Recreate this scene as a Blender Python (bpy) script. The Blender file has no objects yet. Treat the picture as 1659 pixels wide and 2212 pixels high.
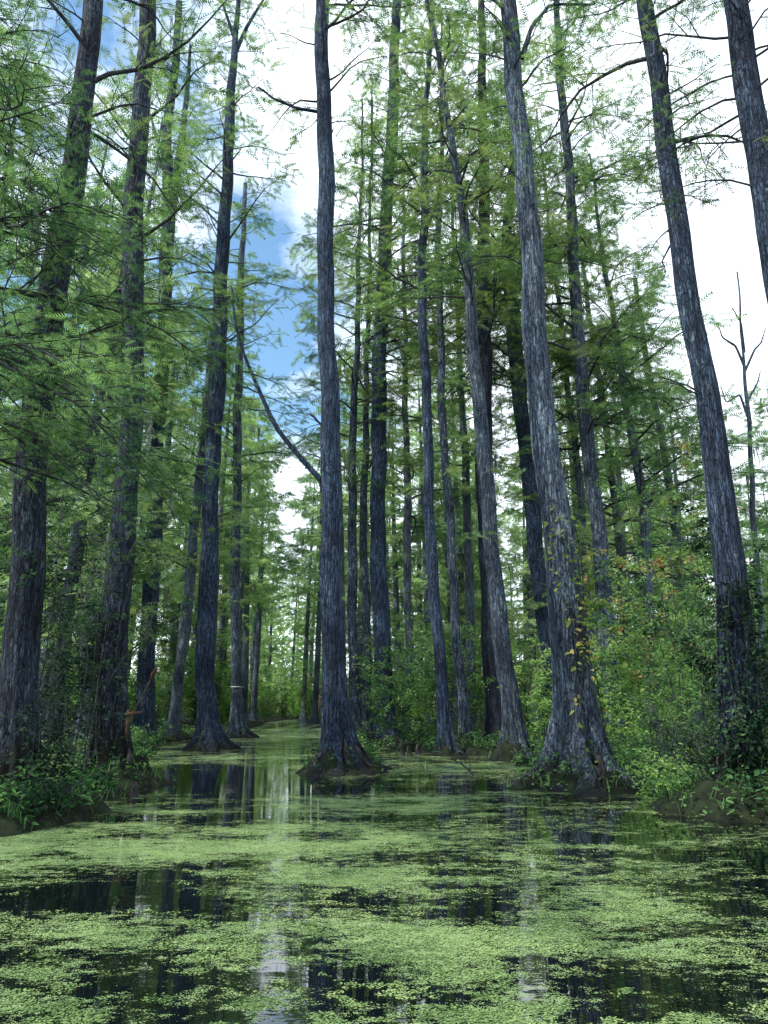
import bpy, math, random
import numpy as np
from mathutils import Vector, noise as mnoise

sc = bpy.context.scene
COL = sc.collection
PI = math.pi
PT = math.radians(14.86); CP, SP = math.cos(PT), math.sin(PT); CH = 1.3; FP = 1598.0

def depth(py):
    y = (1106-py)/FP; t = -CH/(y*CP+SP); return t*(CP-y*SP)
def unp(px, py, D):
    y = (1106-py)/FP; t = D/(CP-y*SP)
    return np.array([(px-829.5)/FP*t, D, CH+t*(y*CP+SP)]), t/FP
def gpt(px, py):
    D = depth(py); p, s = unp(px, py, D); return p[0], D

# ------------------------------------------------------------------ materials
def newmat(name):
    m = bpy.data.materials.new(name); m.use_nodes = True
    nt = m.node_tree; nt.nodes.clear()
    out = nt.nodes.new('ShaderNodeOutputMaterial')
    return m, nt, out
def N(nt, t, **kw):
    n = nt.nodes.new(t)
    for k, v in kw.items(): setattr(n, k, v)
    return n
def ramp(nt, stops, src=None):
    r = nt.nodes.new('ShaderNodeValToRGB')
    e = r.color_ramp.elements
    e[0].position, e[0].color = stops[0][0], (*stops[0][1], 1)
    e[1].position, e[1].color = stops[-1][0], (*stops[-1][1], 1)
    for p, c in stops[1:-1]:
        x = e.new(p); x.color = (*c, 1)
    if src is not None: nt.links.new(src, r.inputs[0])
    return r
def math_(nt, op, a, b=None, clamp=False):
    n = nt.nodes.new('ShaderNodeMath'); n.operation = op; n.use_clamp = clamp
    for i, v in enumerate((a, b)):
        if v is None: continue
        if isinstance(v, (int, float)): n.inputs[i].default_value = v
        else: nt.links.new(v, n.inputs[i])
    return n.outputs[0]
def mix(nt, f, a, b, blend='MIX'):
    n = nt.nodes.new('ShaderNodeMix'); n.data_type = 'RGBA'; n.blend_type = blend
    def s(i, v):
        if isinstance(v, (int, float)): n.inputs[i].default_value = v
        elif isinstance(v, tuple): n.inputs[i].default_value = (*v, 1)
        else: nt.links.new(v, n.inputs[i])
    s(0, f); s(6, a); s(7, b)
    return n.outputs[2]

def bark_mat(name, dark, mid, light, lichen, base_dark=0.9, lich=.35, lt=.57, wet0=.1, wet1=.55):
    m, nt, out = newmat(name)
    tc = N(nt, 'ShaderNodeTexCoord')
    mp = N(nt, 'ShaderNodeMapping'); mp.inputs['Scale'].default_value = (1, 1, .09)
    nt.links.new(tc.outputs['Object'], mp.inputs[0])
    n1 = N(nt, 'ShaderNodeTexNoise'); n1.inputs['Scale'].default_value = 26; n1.inputs['Detail'].default_value = 6
    n1.inputs['Roughness'].default_value = .7
    nt.links.new(mp.outputs[0], n1.inputs[0])
    mp2 = N(nt, 'ShaderNodeMapping'); mp2.inputs['Scale'].default_value = (1, 1, .2)
    nt.links.new(tc.outputs['Object'], mp2.inputs[0])
    v = N(nt, 'ShaderNodeTexVoronoi'); v.inputs['Scale'].default_value = 28
    v.feature = 'DISTANCE_TO_EDGE'
    nt.links.new(mp2.outputs[0], v.inputs[0])
    r1 = ramp(nt, [(.36, dark), (.52, mid), (.66, light)], n1.outputs[0])
    crack = ramp(nt, [(0.0, (.2, .2, .2)), (.12, (1, 1, 1))], v.outputs['Distance'])
    c = mix(nt, 1.0, r1.outputs[0], crack.outputs[0], 'MULTIPLY')
    mp3 = N(nt, 'ShaderNodeMapping'); mp3.inputs['Scale'].default_value = (1, 1, .4)
    nt.links.new(tc.outputs['Object'], mp3.inputs[0])
    n2 = N(nt, 'ShaderNodeTexNoise'); n2.inputs['Scale'].default_value = 8.5; n2.inputs['Detail'].default_value = 8
    n2.inputs['Roughness'].default_value = .82
    nt.links.new(mp3.outputs[0], n2.inputs[0])
    lf = ramp(nt, [(lt, (0, 0, 0)), (lt+.06, (1, 1, 1))], n2.outputs[0])
    c = mix(nt, math_(nt, 'MULTIPLY', lf.outputs[0], lich), c, lichen)
    n3 = N(nt, 'ShaderNodeTexNoise'); n3.inputs['Scale'].default_value = .55; n3.inputs['Detail'].default_value = 1
    nt.links.new(tc.outputs['Object'], n3.inputs[0])
    big = ramp(nt, [(.35, (.5, .5, .54)), (.65, (1.3, 1.3, 1.25))], n3.outputs[0])
    c = mix(nt, 1.0, c, big.outputs[0], 'MULTIPLY')
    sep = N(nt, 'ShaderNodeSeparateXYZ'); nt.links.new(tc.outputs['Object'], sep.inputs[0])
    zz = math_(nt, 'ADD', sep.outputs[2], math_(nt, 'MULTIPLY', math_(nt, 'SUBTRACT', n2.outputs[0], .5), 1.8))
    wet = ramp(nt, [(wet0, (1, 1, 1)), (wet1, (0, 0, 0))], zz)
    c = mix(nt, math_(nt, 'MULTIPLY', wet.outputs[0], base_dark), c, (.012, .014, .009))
    b = N(nt, 'ShaderNodeBsdfPrincipled'); b.inputs['Roughness'].default_value = .88
    b.inputs['Specular IOR Level'].default_value = .25
    nt.links.new(c, b.inputs['Base Color'])
    h = math_(nt, 'ADD', n1.outputs[0], math_(nt, 'MULTIPLY', crack.outputs[0], .35))
    bp = N(nt, 'ShaderNodeBump'); bp.inputs['Strength'].default_value = 1.; bp.inputs['Distance'].default_value = .06
    nt.links.new(h, bp.inputs['Height']); nt.links.new(bp.outputs[0], b.inputs['Normal'])
    nt.links.new(b.outputs[0], out.inputs[0])
    return m

def leaf_mat(name, stops, trans=.45, scale=.35, tint=(1.1, 1.2, .7)):
    m, nt, out = newmat(name)
    g = N(nt, 'ShaderNodeNewGeometry')
    n = N(nt, 'ShaderNodeTexNoise'); n.inputs['Scale'].default_value = scale; n.inputs['Detail'].default_value = 1.5
    nt.links.new(g.outputs['Position'], n.inputs[0])
    f = math_(nt, 'ADD', math_(nt, 'MULTIPLY', math_(nt, 'SUBTRACT', n.outputs[0], .5), 2.2),
              math_(nt, 'ADD', math_(nt, 'MULTIPLY', g.outputs['Random Per Island'], .6), .2))
    r = ramp(nt, stops, f)
    d = N(nt, 'ShaderNodeBsdfDiffuse'); nt.links.new(r.outputs[0], d.inputs[0])
    t = N(nt, 'ShaderNodeBsdfTranslucent')
    nt.links.new(mix(nt, 1.0, r.outputs[0], tint, 'MULTIPLY'), t.inputs[0])
    mx = N(nt, 'ShaderNodeMixShader'); mx.inputs[0].default_value = trans
    nt.links.new(d.outputs[0], mx.inputs[1]); nt.links.new(t.outputs[0], mx.inputs[2])
    nt.links.new(mx.outputs[0], out.inputs[0])
    return m

def plain_mat(name, c1, c2, scale=8, rough=.85, bump=.4, zs=1):
    m, nt, out = newmat(name)
    tc = N(nt, 'ShaderNodeTexCoord')
    mp = N(nt, 'ShaderNodeMapping'); mp.inputs['Scale'].default_value = (1, 1, zs)
    nt.links.new(tc.outputs['Object'], mp.inputs[0])
    n = N(nt, 'ShaderNodeTexNoise'); n.inputs['Scale'].default_value = scale; n.inputs['Detail'].default_value = 5
    nt.links.new(mp.outputs[0], n.inputs[0])
    r = ramp(nt, [(.35, c1), (.65, c2)], n.outputs[0])
    b = N(nt, 'ShaderNodeBsdfPrincipled'); b.inputs['Roughness'].default_value = rough
    b.inputs['Specular IOR Level'].default_value = .2
    nt.links.new(r.outputs[0], b.inputs['Base Color'])
    bp = N(nt, 'ShaderNodeBump'); bp.inputs['Strength'].default_value = bump; bp.inputs['Distance'].default_value = .05
    nt.links.new(n.outputs[0], bp.inputs['Height']); nt.links.new(bp.outputs[0], b.inputs['Normal'])
    nt.links.new(b.outputs[0], out.inputs[0])
    return m

M = {}
M['bark'] = bark_mat('bark_blue_grey', (.010, .016, .030), (.036, .060, .106), (.13, .20, .31), (.26, .35, .46), lich=.45)
M['bark_light'] = bark_mat('bark_pale_grey', (.018, .026, .038), (.085, .12, .17), (.30, .37, .45), (.42, .50, .52), .9, .6, .56)
M['bark_foot'] = bark_mat('bark_pale_foot', (.015, .021, .032), (.05, .075, .11), (.20, .26, .33), (.40, .46, .47), .9, .5, .55)
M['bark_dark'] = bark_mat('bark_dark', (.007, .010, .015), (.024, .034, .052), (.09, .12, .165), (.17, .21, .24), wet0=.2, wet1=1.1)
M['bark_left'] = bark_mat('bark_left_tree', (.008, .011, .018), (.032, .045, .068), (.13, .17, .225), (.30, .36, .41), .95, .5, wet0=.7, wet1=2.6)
M['bark_far_hazed'] = bark_mat('bark_far_hazed', (.035, .048, .065), (.13, .17, .215), (.28, .35, .42), (.34, .42, .45), .3)  # lighter bark stands in for distance haze on the trunks behind
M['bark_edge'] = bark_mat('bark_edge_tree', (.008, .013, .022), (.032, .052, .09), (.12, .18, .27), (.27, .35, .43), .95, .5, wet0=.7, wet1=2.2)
M['needle'] = leaf_mat('cypress_foliage', [(.05, (.035, .08, .042)), (.4, (.115, .21, .095)), (.75, (.25, .36, .145)), (1, (.31, .34, .16))], .5)
M['needle_near'] = leaf_mat('cypress_foliage_near', [(.05, (.025, .065, .035)), (.45, (.095, .185, .085)), (.9, (.24, .37, .16))], .5, .9, (1.05, 1.2, .75))
M['needle_far_hazed'] = leaf_mat('cypress_foliage_far_hazed', [(.05, (.09, .165, .10)), (.45, (.23, .36, .18)), (.9, (.43, .55, .28))], .5, .15)  # foliage lightened, air haze put into its colour
M['thicket'] = leaf_mat('distant_leaves_hazed', [(.05, (.15, .24, .14)), (.45, (.30, .43, .23)), (.9, (.50, .60, .35))], .5, .12)  # pale leaves, hazy brightness at the channel end painted into the colour
M['leaf'] = leaf_mat('broad_leaf', [(.05, (.015, .045, .025)), (.45, (.08, .18, .07)), (.9, (.24, .40, .14))], .45, 1.1)
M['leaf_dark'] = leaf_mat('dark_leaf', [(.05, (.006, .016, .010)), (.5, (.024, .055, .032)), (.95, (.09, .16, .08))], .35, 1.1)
M['leaf_sun_bright'] = leaf_mat('sun_bright_leaf', [(.05, (.06, .14, .05)), (.45, (.20, .37, .12)), (.9, (.42, .58, .22))], .5, .9)  # albedo raised so understory leaves carry sunlight in their colour
M['leaf_autumn'] = leaf_mat('turning_leaf', [(.1, (.10, .18, .06)), (.5, (.25, .34, .12)), (.85, (.40, .34, .16)), (1, (.34, .15, .09))], .45, 1.5)
M['moss'] = leaf_mat('spanish_moss', [(.1, (.10, .125, .10)), (.9, (.28, .32, .27))], .4, .5, (1, 1, .9))
M['soil'] = plain_mat('swamp_soil', (.004, .006, .004), (.018, .026, .010), 6, .9, 1.)
M['root'] = plain_mat('root_wood', (.008, .008, .008), (.06, .058, .055), 14, .8, .8, .4)
M['twig'] = plain_mat('twig_bark', (.02, .022, .024), (.08, .085, .09), 10, .9, .3)
M['brown_wood'] = plain_mat('brown_wood', (.05, .028, .018), (.12, .07, .042), 14, .7, .3, .2)
M['white_paint'] = plain_mat('white_paint', (.40, .41, .39), (.6, .6, .58), 10, .6, .1)

# ------------------------------------------------------------------ mesh helpers
class MB:
    def __init__(s): s.V = []; s.F = []; s.n = 0
    def add(s, V, F):
        V = np.asarray(V, dtype=np.float64); F = np.asarray(F, dtype=np.int64)
        s.V.append(V); s.F.append(F+s.n); s.n += len(V)
    def build(s, name, mat, parent=None, off=(0, 0, 0), smooth=True):
        V = np.concatenate(s.V) - np.asarray(off)
        me = bpy.data.meshes.new(name)
        cnt = sum(len(f) for f in s.F)
        me.vertices.add(len(V)); me.vertices.foreach_set('co', V.astype(np.float32).ravel())
        loops = np.concatenate([f.ravel() for f in s.F])
        starts = []; k = 0
        for f in s.F:
            starts.append(k+np.arange(len(f))*f.shape[1]); k += f.size
        me.loops.add(len(loops)); me.loops.foreach_set('vertex_index', loops.astype(np.int32))
        me.polygons.add(cnt); me.polygons.foreach_set('loop_start', np.concatenate(starts).astype(np.int32))
        me.polygons.foreach_set('use_smooth', np.full(cnt, smooth, dtype=bool))
        me.update(calc_edges=True)
        me.materials.append(mat)
        o = bpy.data.objects.new(name, me); COL.objects.link(o)
        if parent is not None: o.parent = parent
        return o

def tag(o, label=None, cat=None, group=None, kind=None):
    if label: o['label'] = label
    if cat: o['category'] = cat
    if group: o['group'] = group
    if kind: o['kind'] = kind
def empty(name, loc, label=None, cat=None, group=None):
    o = bpy.data.objects.new(name, None); COL.objects.link(o); o.location = loc; o.empty_display_size = .2
    tag(o, label, cat, group); return o
def dup(root, loc, rz, sc_=1, label=None, group=None):
    r = root.copy(); COL.objects.link(r); r.location = loc; r.rotation_euler = (0, 0, rz); r.scale = (sc_, sc_, sc_)
    if label: r['label'] = label
    if group: r['group'] = group
    for ch in list(root.children):
        c = ch.copy(); COL.objects.link(c); c.parent = r
    return r

def tube(P, R, seg=6, caps=False, mod=None):
    P = np.asarray(P, float); R = np.asarray(R, float); n = len(P)
    T = np.gradient(P, axis=0); T /= np.linalg.norm(T, axis=1)[:, None]+1e-9
    mt = T.mean(0)
    ref = np.array([0, 1., 0]) if abs(mt[2]) > .7*np.linalg.norm(mt) else np.array([0, 0, 1.])
    A = np.cross(T, ref); A /= np.linalg.norm(A, axis=1)[:, None]+1e-9
    B = np.cross(T, A)
    th = np.arange(seg)*2*PI/seg
    RR = R[:, None]*np.ones(seg)[None]
    if mod is not None: RR = RR*mod(th)
    V = P[:, None]+RR[..., None]*(A[:, None]*np.cos(th)[None, :, None]+B[:, None]*np.sin(th)[None, :, None])
    i = np.arange(n-1)[:, None]*seg; j = np.arange(seg)[None]; j2 = (j+1) % seg
    F = np.stack([i+j, i+j2, i+seg+j2, i+seg+j], -1).reshape(-1, 4)
    return V.reshape(-1, 3), F

def frond_template(pairs=6, hw=.04, ll=.36):
    v = []
    for j in range(pairs):
        x = .06+.86*j/(pairs-1); l = ll*(1-.5*x)
        for s in (-1, 1):
            v += [(x-hw, 0, 0), (x+hw, 0, 0), (x+l*.62, s*l*.8, -.04)]
    v += [(.86, -hw*.8, 0), (.86, hw*.8, 0), (1.15, 0, -.03)]
    v += [(0, -.012, 0), (0, .012, 0), (.95, 0, 0)]
    v = np.array(v); v[:, 2] -= .16*v[:, 0]**2
    return v
FT_NEAR = frond_template(7, .038, .38)
FT = frond_template(7, .048, .44)
FT_FAR = frond_template(6, .07, .5)
def fronds(P, D, S, rng, T=FT):
    P = np.asarray(P); D = np.asarray(D, float); S = np.asarray(S)
    D = D/(np.linalg.norm(D, axis=1)[:, None]+1e-9)
    up = np.tile([0, 0, 1.], (len(P), 1))+rng.normal(0, .8, (len(P), 3))
    Y = np.cross(up, D); Y /= np.linalg.norm(Y, axis=1)[:, None]+1e-9
    Z = np.cross(D, Y)
    V = P[:, None]+S[:, None, None]*(T[None, :, 0:1]*D[:, None]+T[None, :, 1:2]*Y[:, None]+T[None, :, 2:3]*Z[:, None])
    V = V.reshape(-1, 3)
    return V, np.arange(len(V)).reshape(-1, 3)
def leaves(P, D, S, rng, asp=.4):
    P = np.asarray(P); D = np.asarray(D, float); S = np.asarray(S)
    D = D/(np.linalg.norm(D, axis=1)[:, None]+1e-9)
    up = np.tile([0, 0, 1.], (len(P), 1))+rng.normal(0, .5, (len(P), 3))
    Y = np.cross(up, D); Y /= np.linalg.norm(Y, axis=1)[:, None]+1e-9
    Z = np.cross(D, Y)
    T = np.array([(0, 0, 0), (.3, -asp*.5, .06), (.68, -asp*.38, .03), (1, 0, -.1), (.68, asp*.38, .03), (.3, asp*.5, .06)])
    V = P[:, None]+S[:, None, None]*(T[None, :, 0:1]*D[:, None]+T[None, :, 1:2]*Y[:, None]+T[None, :, 2:3]*Z[:, None])
    V = V.reshape(-1, 3); b = np.arange(len(P))[:, None]*6
    F = np.concatenate([b+np.array([[0, 1, 2, 3]]), b+np.array([[0, 3, 4, 5]])])
    return V, F

def smooth1(a, k=5):
    p = np.pad(a, k//2, mode='edge'); return np.convolve(p, np.ones(k)/k, mode='valid')

def trunk_path(ctrl, D, H, rng, wob=.0):
    pts = []; rad = []
    for px, py, w in ctrl:
        p, s = unp(px, py, D); pts.append(p); rad.append(w*s/2*.86)
    pts = np.array(pts); rad = np.array(rad)
    z = pts[:, 2]; x = pts[:, 0]
    if z[-1] < H-.5:
        dz = H-z[-1]; sl = (x[-1]-x[-2])/(z[-1]-z[-2])*.6
        z = np.append(z, H); x = np.append(x, x[-1]+sl*dz); rad = np.append(rad, .035)
    else: H = z[-1]
    zs = np.concatenate([np.linspace(-.35, 2.2, 40)[:-1], np.linspace(2.2, H, 100)])
    zc = z.copy(); zc[0] = min(zc[0], 0)
    xs = np.interp(zs, zc, x); rs = np.interp(zs, zc, rad)
    for _ in range(3): xs = smooth1(xs, 7); rs = smooth1(rs, 5)
    ph = rng.uniform(0, 6, 3)
    ys = D+wob*np.sin(zs*.22+ph[0])*np.clip(zs/6, 0, 1)
    xs = xs+.035*np.sin(zs*.8+ph[1])*np.clip(zs/2, 0, 1)+.02*np.sin(zs*2.1+ph[2])*np.clip(zs/2, 0, 1)
    return np.stack([xs, ys, zs], 1), rs

def trunk_mesh(P, R, rng, flare=1., lob=.18, seg=48, fh=.5):
    z = P[:, 2]
    ph = rng.uniform(0, 6.28, 8)
    R2 = R*(1+flare*np.exp(-np.clip(z, 0, None)/fh)*.85+flare*.75*np.exp(-np.clip(z, 0, None)/.18))
    def mod(th):
        th = th[None]; zz = z[:, None]
        e = np.exp(-np.clip(zz, 0, None)/1.1)
        l = (.8*np.cos(3*th+ph[0])+.8*np.cos(5*th+ph[1]+.3*zz)+1.3*np.cos(9*th+ph[2]+.2*zz))*lob*e
        f = .024*np.sin(11*th+ph[3]+1.1*np.sin(zz*.6))+.018*np.sin(17*th+ph[4]+zz*.5)+.022*np.sin(zz*2.3+3*th+ph[5])
        f = f+.03*np.sin(2*th+zz*.9+ph[6])+.016*np.sin(zz*7+2*th+ph[7])
        return 1+l+f
    return tube(P, R2, seg, mod=mod)

def limb_path(rng, p0, az, el, L, n=8, droop=.5, wig=.18):
    p = np.array(p0, float); pts = [p.copy()]; a = az; e = el
    for i in range(n-1):
        st = L/(n-1)
        p = p+st*np.array([math.cos(e)*math.cos(a), math.cos(e)*math.sin(a), math.sin(e)])
        pts.append(p.copy()); a += rng.normal(0, wig); e += rng.normal(0, wig*.6)-droop/(n-1)
    return np.array(pts)

def foliate(rng, mb, bp, L, Pf, Df, Sf, fs, dens, tw=.42, start=.22, wood=True):
    nt = max(4, int(L*3.2*dens)); n = len(bp)
    for k in range(nt):
        s = start+(1-start)*(k+rng.random())/nt; f = s*(n-1); i = min(int(f), n-2); q = bp[i]+(bp[i+1]-bp[i])*(f-i)
        d = bp[i+1]-bp[i]; az = math.atan2(d[1], d[0])+rng.choice([-1, 1])*rng.uniform(.5, 1.25)
        l = L*tw*(1.15-s)*rng.uniform(.6, 1.2)+.25
        tp = limb_path(rng, q, az, rng.uniform(-.3, .6), l, 4, .5, .2)
        if wood:
            V, F = tube(tp, np.linspace(.006+.003*L*(1-s), .003, 4), 3); mb.add(V, F)
        m = max(3, int(l/(fs*.42)))
        for j in range(m):
            u = (j+.6)/m*3; ii = min(int(u), 2); r = tp[ii]+(tp[ii+1]-tp[ii])*(u-ii)
            dd = tp[ii+1]-tp[ii]; a2 = math.atan2(dd[1], dd[0])+(-1)**j*rng.uniform(.3, 1.1)
            e2 = rng.uniform(-.6, .5)
            Pf.append(r+rng.normal(0, .04, 3)); Df.append((math.cos(a2)*math.cos(e2), math.sin(a2)*math.cos(e2), math.sin(e2))); Sf.append(fs*rng.uniform(.55, 1.3))

def moss_strands(rng, anchors, mb, n=5, L=(.4, 1.2), w=.02):
    for q in anchors:
        for _ in range(n):
            p = q+rng.normal(0, .08, 3); l = rng.uniform(*L); a = rng.uniform(0, PI)
            dx = np.array([math.cos(a), math.sin(a), 0])*w
            k = 5; zz = np.linspace(0, -l, k); ww = np.array([1, 1.3, 1, .7, .15])
            off = rng.normal(0, .03, (k, 3)); off[:, 2] = 0
            c = p+off; c[:, 2] = p[2]+zz
            V = np.stack([c-dx*ww[:, None], c+dx*ww[:, None]], 1).reshape(-1, 3)
            i = np.arange(k-1)*2
            mb.add(V, np.stack([i, i+1, i+3, i+2], 1))

def cypress(ctrl, D, H, label, seed, bark='bark', leafm='needle', flare=1., z0=8, n=30, Lmax=3., fs=.34, dens=1.,
            azc=None, azw=PI, bare=6, specials=(), moss=0, lob=.18, wob=.15, droop=.6, name='cypress_tree', seg=48, join=False,
            group=None, el=(.0, .6), ft=None, wr=.011):
    rng = np.random.default_rng(seed)
    P, R = trunk_path(ctrl, D, H, rng, wob); H = P[-1, 2]
    base = np.array([np.interp(0, P[:, 2], P[:, 0]), np.interp(0, P[:, 2], P[:, 1]), 0.])
    root = empty(name, tuple(base), label, 'tree', group)
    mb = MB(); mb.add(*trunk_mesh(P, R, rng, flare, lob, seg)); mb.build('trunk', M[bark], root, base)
    Pf, Df, Sf = [], [], []; tips = []
    allb = MB()
    for i in range(n+bare):
        isb = i >= n
        if isb: z = rng.uniform(max(2.5, z0*.45), z0+2)
        else: z = z0+(H-z0-.3)*((i+rng.random())/n)
        u = np.clip((z-z0)/(H-z0), 0, 1)
        c = np.array([np.interp(z, P[:, 2], P[:, 0]), np.interp(z, P[:, 2], P[:, 1]), z]); r = np.interp(z, P[:, 2], R)
        L = Lmax*(1-.6*u)*rng.uniform(.4, 1.3)*(.75+.5*math.sin(PI*min(1, u+.15)))
        if isb: L = rng.uniform(.4, 1.6)
        az = rng.uniform(0, 2*PI) if azc is None else azc+rng.uniform(-azw, azw)
        bp = limb_path(rng, c, az, rng.uniform(*el), L, 8, droop, .22)
        b = MB(); b.add(*tube(bp, np.linspace(min(wr*L+.008, r*.6), .004, 8), 5))
        if isb:
            for _ in range(2):
                q = bp[rng.integers(2, 6)]; tp = limb_path(rng, q, az+rng.choice([-.8, .8]), .3, L*.4, 4)
                b.add(*tube(tp, np.linspace(.01, .003, 4), 3))
            if rng.random() < .6: foliate(rng, b, bp, L, Pf, Df, Sf, fs*.8, 1., .4, .5)
        else: foliate(rng, b, bp, L, Pf, Df, Sf, fs, dens)
        tips += [bp[3], bp[5], bp[6]]
        if join: allb.F += [f+allb.n for f in b.F]; allb.V += b.V; allb.n += b.n
        else: b.build('branch', M['twig'], root, base)
    for path, w0, w1, fol in specials:
        pp = []
        for px, py in path: pp.append(unp(px, py, D)[0])
        pp = np.array(pp); t = np.linspace(0, len(pp)-1, 26)
        Q = np.stack([smooth1(np.interp(t, np.arange(len(pp)), pp[:, k]), 3) for k in range(3)], 1)
        Q[:, 1] = np.interp(Q[0, 2], P[:, 2], P[:, 1])+np.linspace(0, -.6, 26)*rng.uniform(-1, 1)
        s = unp(path[0][0], path[0][1], D)[1]
        b = MB(); b.add(*tube(Q, np.linspace(w0*s/2, w1*s/2, 26), 10))
        LL = np.linalg.norm(np.diff(Q, axis=0), axis=1).sum()
        if fol > 0: foliate(rng, b, Q, LL*.8, Pf, Df, Sf, fs, fol, .25, .3)
        else:
            for _ in range(5):
                k = rng.integers(8, 24); dd = Q[k+1]-Q[k]; az = math.atan2(dd[1], dd[0])
                tp = limb_path(rng, Q[k], az+rng.uniform(-.7, .7), rng.uniform(-.2, .9), rng.uniform(.4, 1.2), 5)
                b.add(*tube(tp, np.linspace(.014, .003, 5), 3))
        b.build('branch', M[bark], root, base)
    if join and allb.n: allb.build('branches', M['twig'], root, base)
    if Pf:
        f = MB(); f.add(*fronds(Pf, Df, np.array(Sf), rng, FT if ft is None else ft)); f.build('crown', M[leafm], root, base, False)
    if moss:
        mm = MB(); idx = rng.choice(len(tips), min(moss, len(tips)), replace=False)
        moss_strands(rng, [tips[i] for i in idx], mm); mm.build('hanging_moss', M['moss'], root, base, False)
    return root, P, R

# ------------------------------------------------------------------ main trees (measured from base to top)
TREES = []
def T(key, basepy, ctrl, H, label, seed, **kw):
    D = depth(basepy)
    root, P, R = cypress(ctrl, D, H, label, seed, **kw)
    TREES.append((key, root, P, R, D)); return root

T('T1', 1762, [(38, 1762, 96), (42, 1500, 86), (62, 1100, 78), (105, 800, 68), (150, 500, 60), (182, 220, 52), (205, 0, 45)], 21,
  'thick grey cypress trunk leaning right at the far left, its foot among leafy plants', 1, bark='bark_left', flare=.6, z0=7.5, n=24, Lmax=2.6, fs=.28, bare=12, moss=8, dens=.9, ft=FT_NEAR)
T('T2', 1692, [(240, 1692, 76), (238, 1500, 72), (258, 1250, 64), (283, 900, 54), (290, 600, 50), (303, 300, 44), (325, 0, 38)], 25,
  'dark barked cypress with flared roots on the left bank, wooden torch at its right', 2, bark='bark_left', flare=1.05, z0=7, n=34, Lmax=2.7, fs=.33, bare=16, moss=14, dens=.9)
T('T3', 1608, [(308, 1608, 46), (318, 1400, 40), (338, 1000, 34), (358, 700, 32), (366, 460, 32), (358, 300, 24), (375, 150, 20), (386, 0, 15)], 34,
  'forked grey cypress splitting in two high up, third from the left', 3, bark='bark', flare=.5, z0=13, n=32, Lmax=2.8, fs=.46, bare=14, dens=.85,
  specials=[([(366, 480), (380, 400), (394, 300), (405, 200), (412, 95)], 26, 6, .6), ([(358, 340), (335, 290), (322, 240)], 12, 4, 0)], moss=12)
T('T4', 1618, [(455, 1618, 50), (443, 1400, 45), (452, 1100, 41), (470, 800, 36), (484, 500, 31), (500, 250, 24), (508, 70, 14), (520, -60, 8)], 33,
  'tall straight cypress standing alone on a small mound left of the channel', 4, bark='bark', flare=1.05, z0=14, n=54, Lmax=3.3, fs=.42, dens=.72, bare=14, el=(.2, .9),
  specials=[([(505, 130), (530, 60), (560, 0), (580, -40)], 10, 3, .6), ([(508, 90), (490, 40), (470, -20)], 8, 3, .6)])
T('T5', 1594, [(514, 1594, 28), (508, 1400, 25), (509, 1100, 23), (515, 800, 20), (524, 550, 15), (530, 400, 9)], 29,
  'slim pale cypress with a white marker band, right of the mound tree', 5, bark='bark_light', flare=1.4, z0=12, n=44, Lmax=3.5, fs=.5, dens=.72, bare=10)
T('T6', 1668, [(735, 1668, 64), (724, 1480, 60), (716, 1150, 51), (709, 750, 43), (701, 350, 39), (695, 0, 34)], 29,
  'dark straight cypress in the middle on a rooted mound, bare curved branch at left', 6, bark='bark', flare=1.4, z0=16, n=28, Lmax=2.8, fs=.34, dens=.9, bare=6, lob=.2,
  specials=[([(702, 1050), (660, 1005), (600, 935), (562, 850), (530, 775), (514, 710), (510, 640)], 13, 4, 0),
            ([(700, 238), (640, 236), (590, 222), (560, 205)], 8, 3, 0), ([(712, 940), (690, 915), (668, 890)], 7, 3, 0)])
T('T7', 1612, [(836, 1612, 48), (824, 1400, 43), (815, 1050, 38), (824, 650, 34), (848, 250, 28), (858, 0, 22)], 35,
  'slightly curved cypress right behind the middle trunk, bushes around its foot', 7, bark='bark', flare=.9, z0=14, n=64, Lmax=3.4, fs=.46, dens=.92, bare=12, moss=12)
T('T8', 1632, [(966, 1632, 32), (942, 1350, 28), (924, 1000, 25), (912, 600, 22), (918, 300, 17), (930, 60, 10)], 29,
  'slender dark cypress, left one of the close pair right of centre', 8, bark='bark', flare=.9, z0=13, n=46, Lmax=2.8, fs=.42, bare=10, dens=.9, wob=.05)
T('T8b', 1620, [(1008, 1620, 25), (982, 1300, 22), (959, 950, 20), (946, 600, 16), (952, 350, 11)], 30,
  'slender grey cypress, right one of the close pair right of centre', 9, bark='bark_foot', flare=.8, z0=15, n=44, Lmax=3.2, fs=.46, bare=8, dens=.9, wob=.05)
T('T9', 1642, [(1116, 1642, 46), (1094, 1450, 43), (1068, 1220, 39), (1038, 900, 34), (1014, 600, 27), (984, 350, 18), (942, 100, 13), (915, 0, 10)], 28,
  'cypress with a pale foot leaning far left, its crown bending left at the top', 10, bark='bark_foot', flare=1.3, z0=13, n=48, Lmax=3.0, fs=.42, bare=8, lob=.26, dens=.92)
T('T10', 1618, [(1082, 1618, 56), (1066, 1420, 50), (1048, 1100, 43), (1044, 700, 33), (1044, 300, 24), (1040, 0, 17)], 34,
  'straight dark cypress behind the left leaning one', 11, bark='bark_dark', flare=.8, z0=13, n=68, Lmax=3.9, fs=.48, bare=10, moss=16, dens=.92)
T('T11', 1606, [(1215, 1606, 46), (1190, 1430, 42), (1160, 1200, 39), (1132, 950, 37), (1108, 720, 37), (1094, 550, 28), (1104, 400, 18)], 33,
  'curved cypress half hidden behind the biggest right trunk', 12, bark='bark', flare=.6, z0=14, n=64, Lmax=4.0, fs=.5, bare=8, moss=14, dens=.92)
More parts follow.
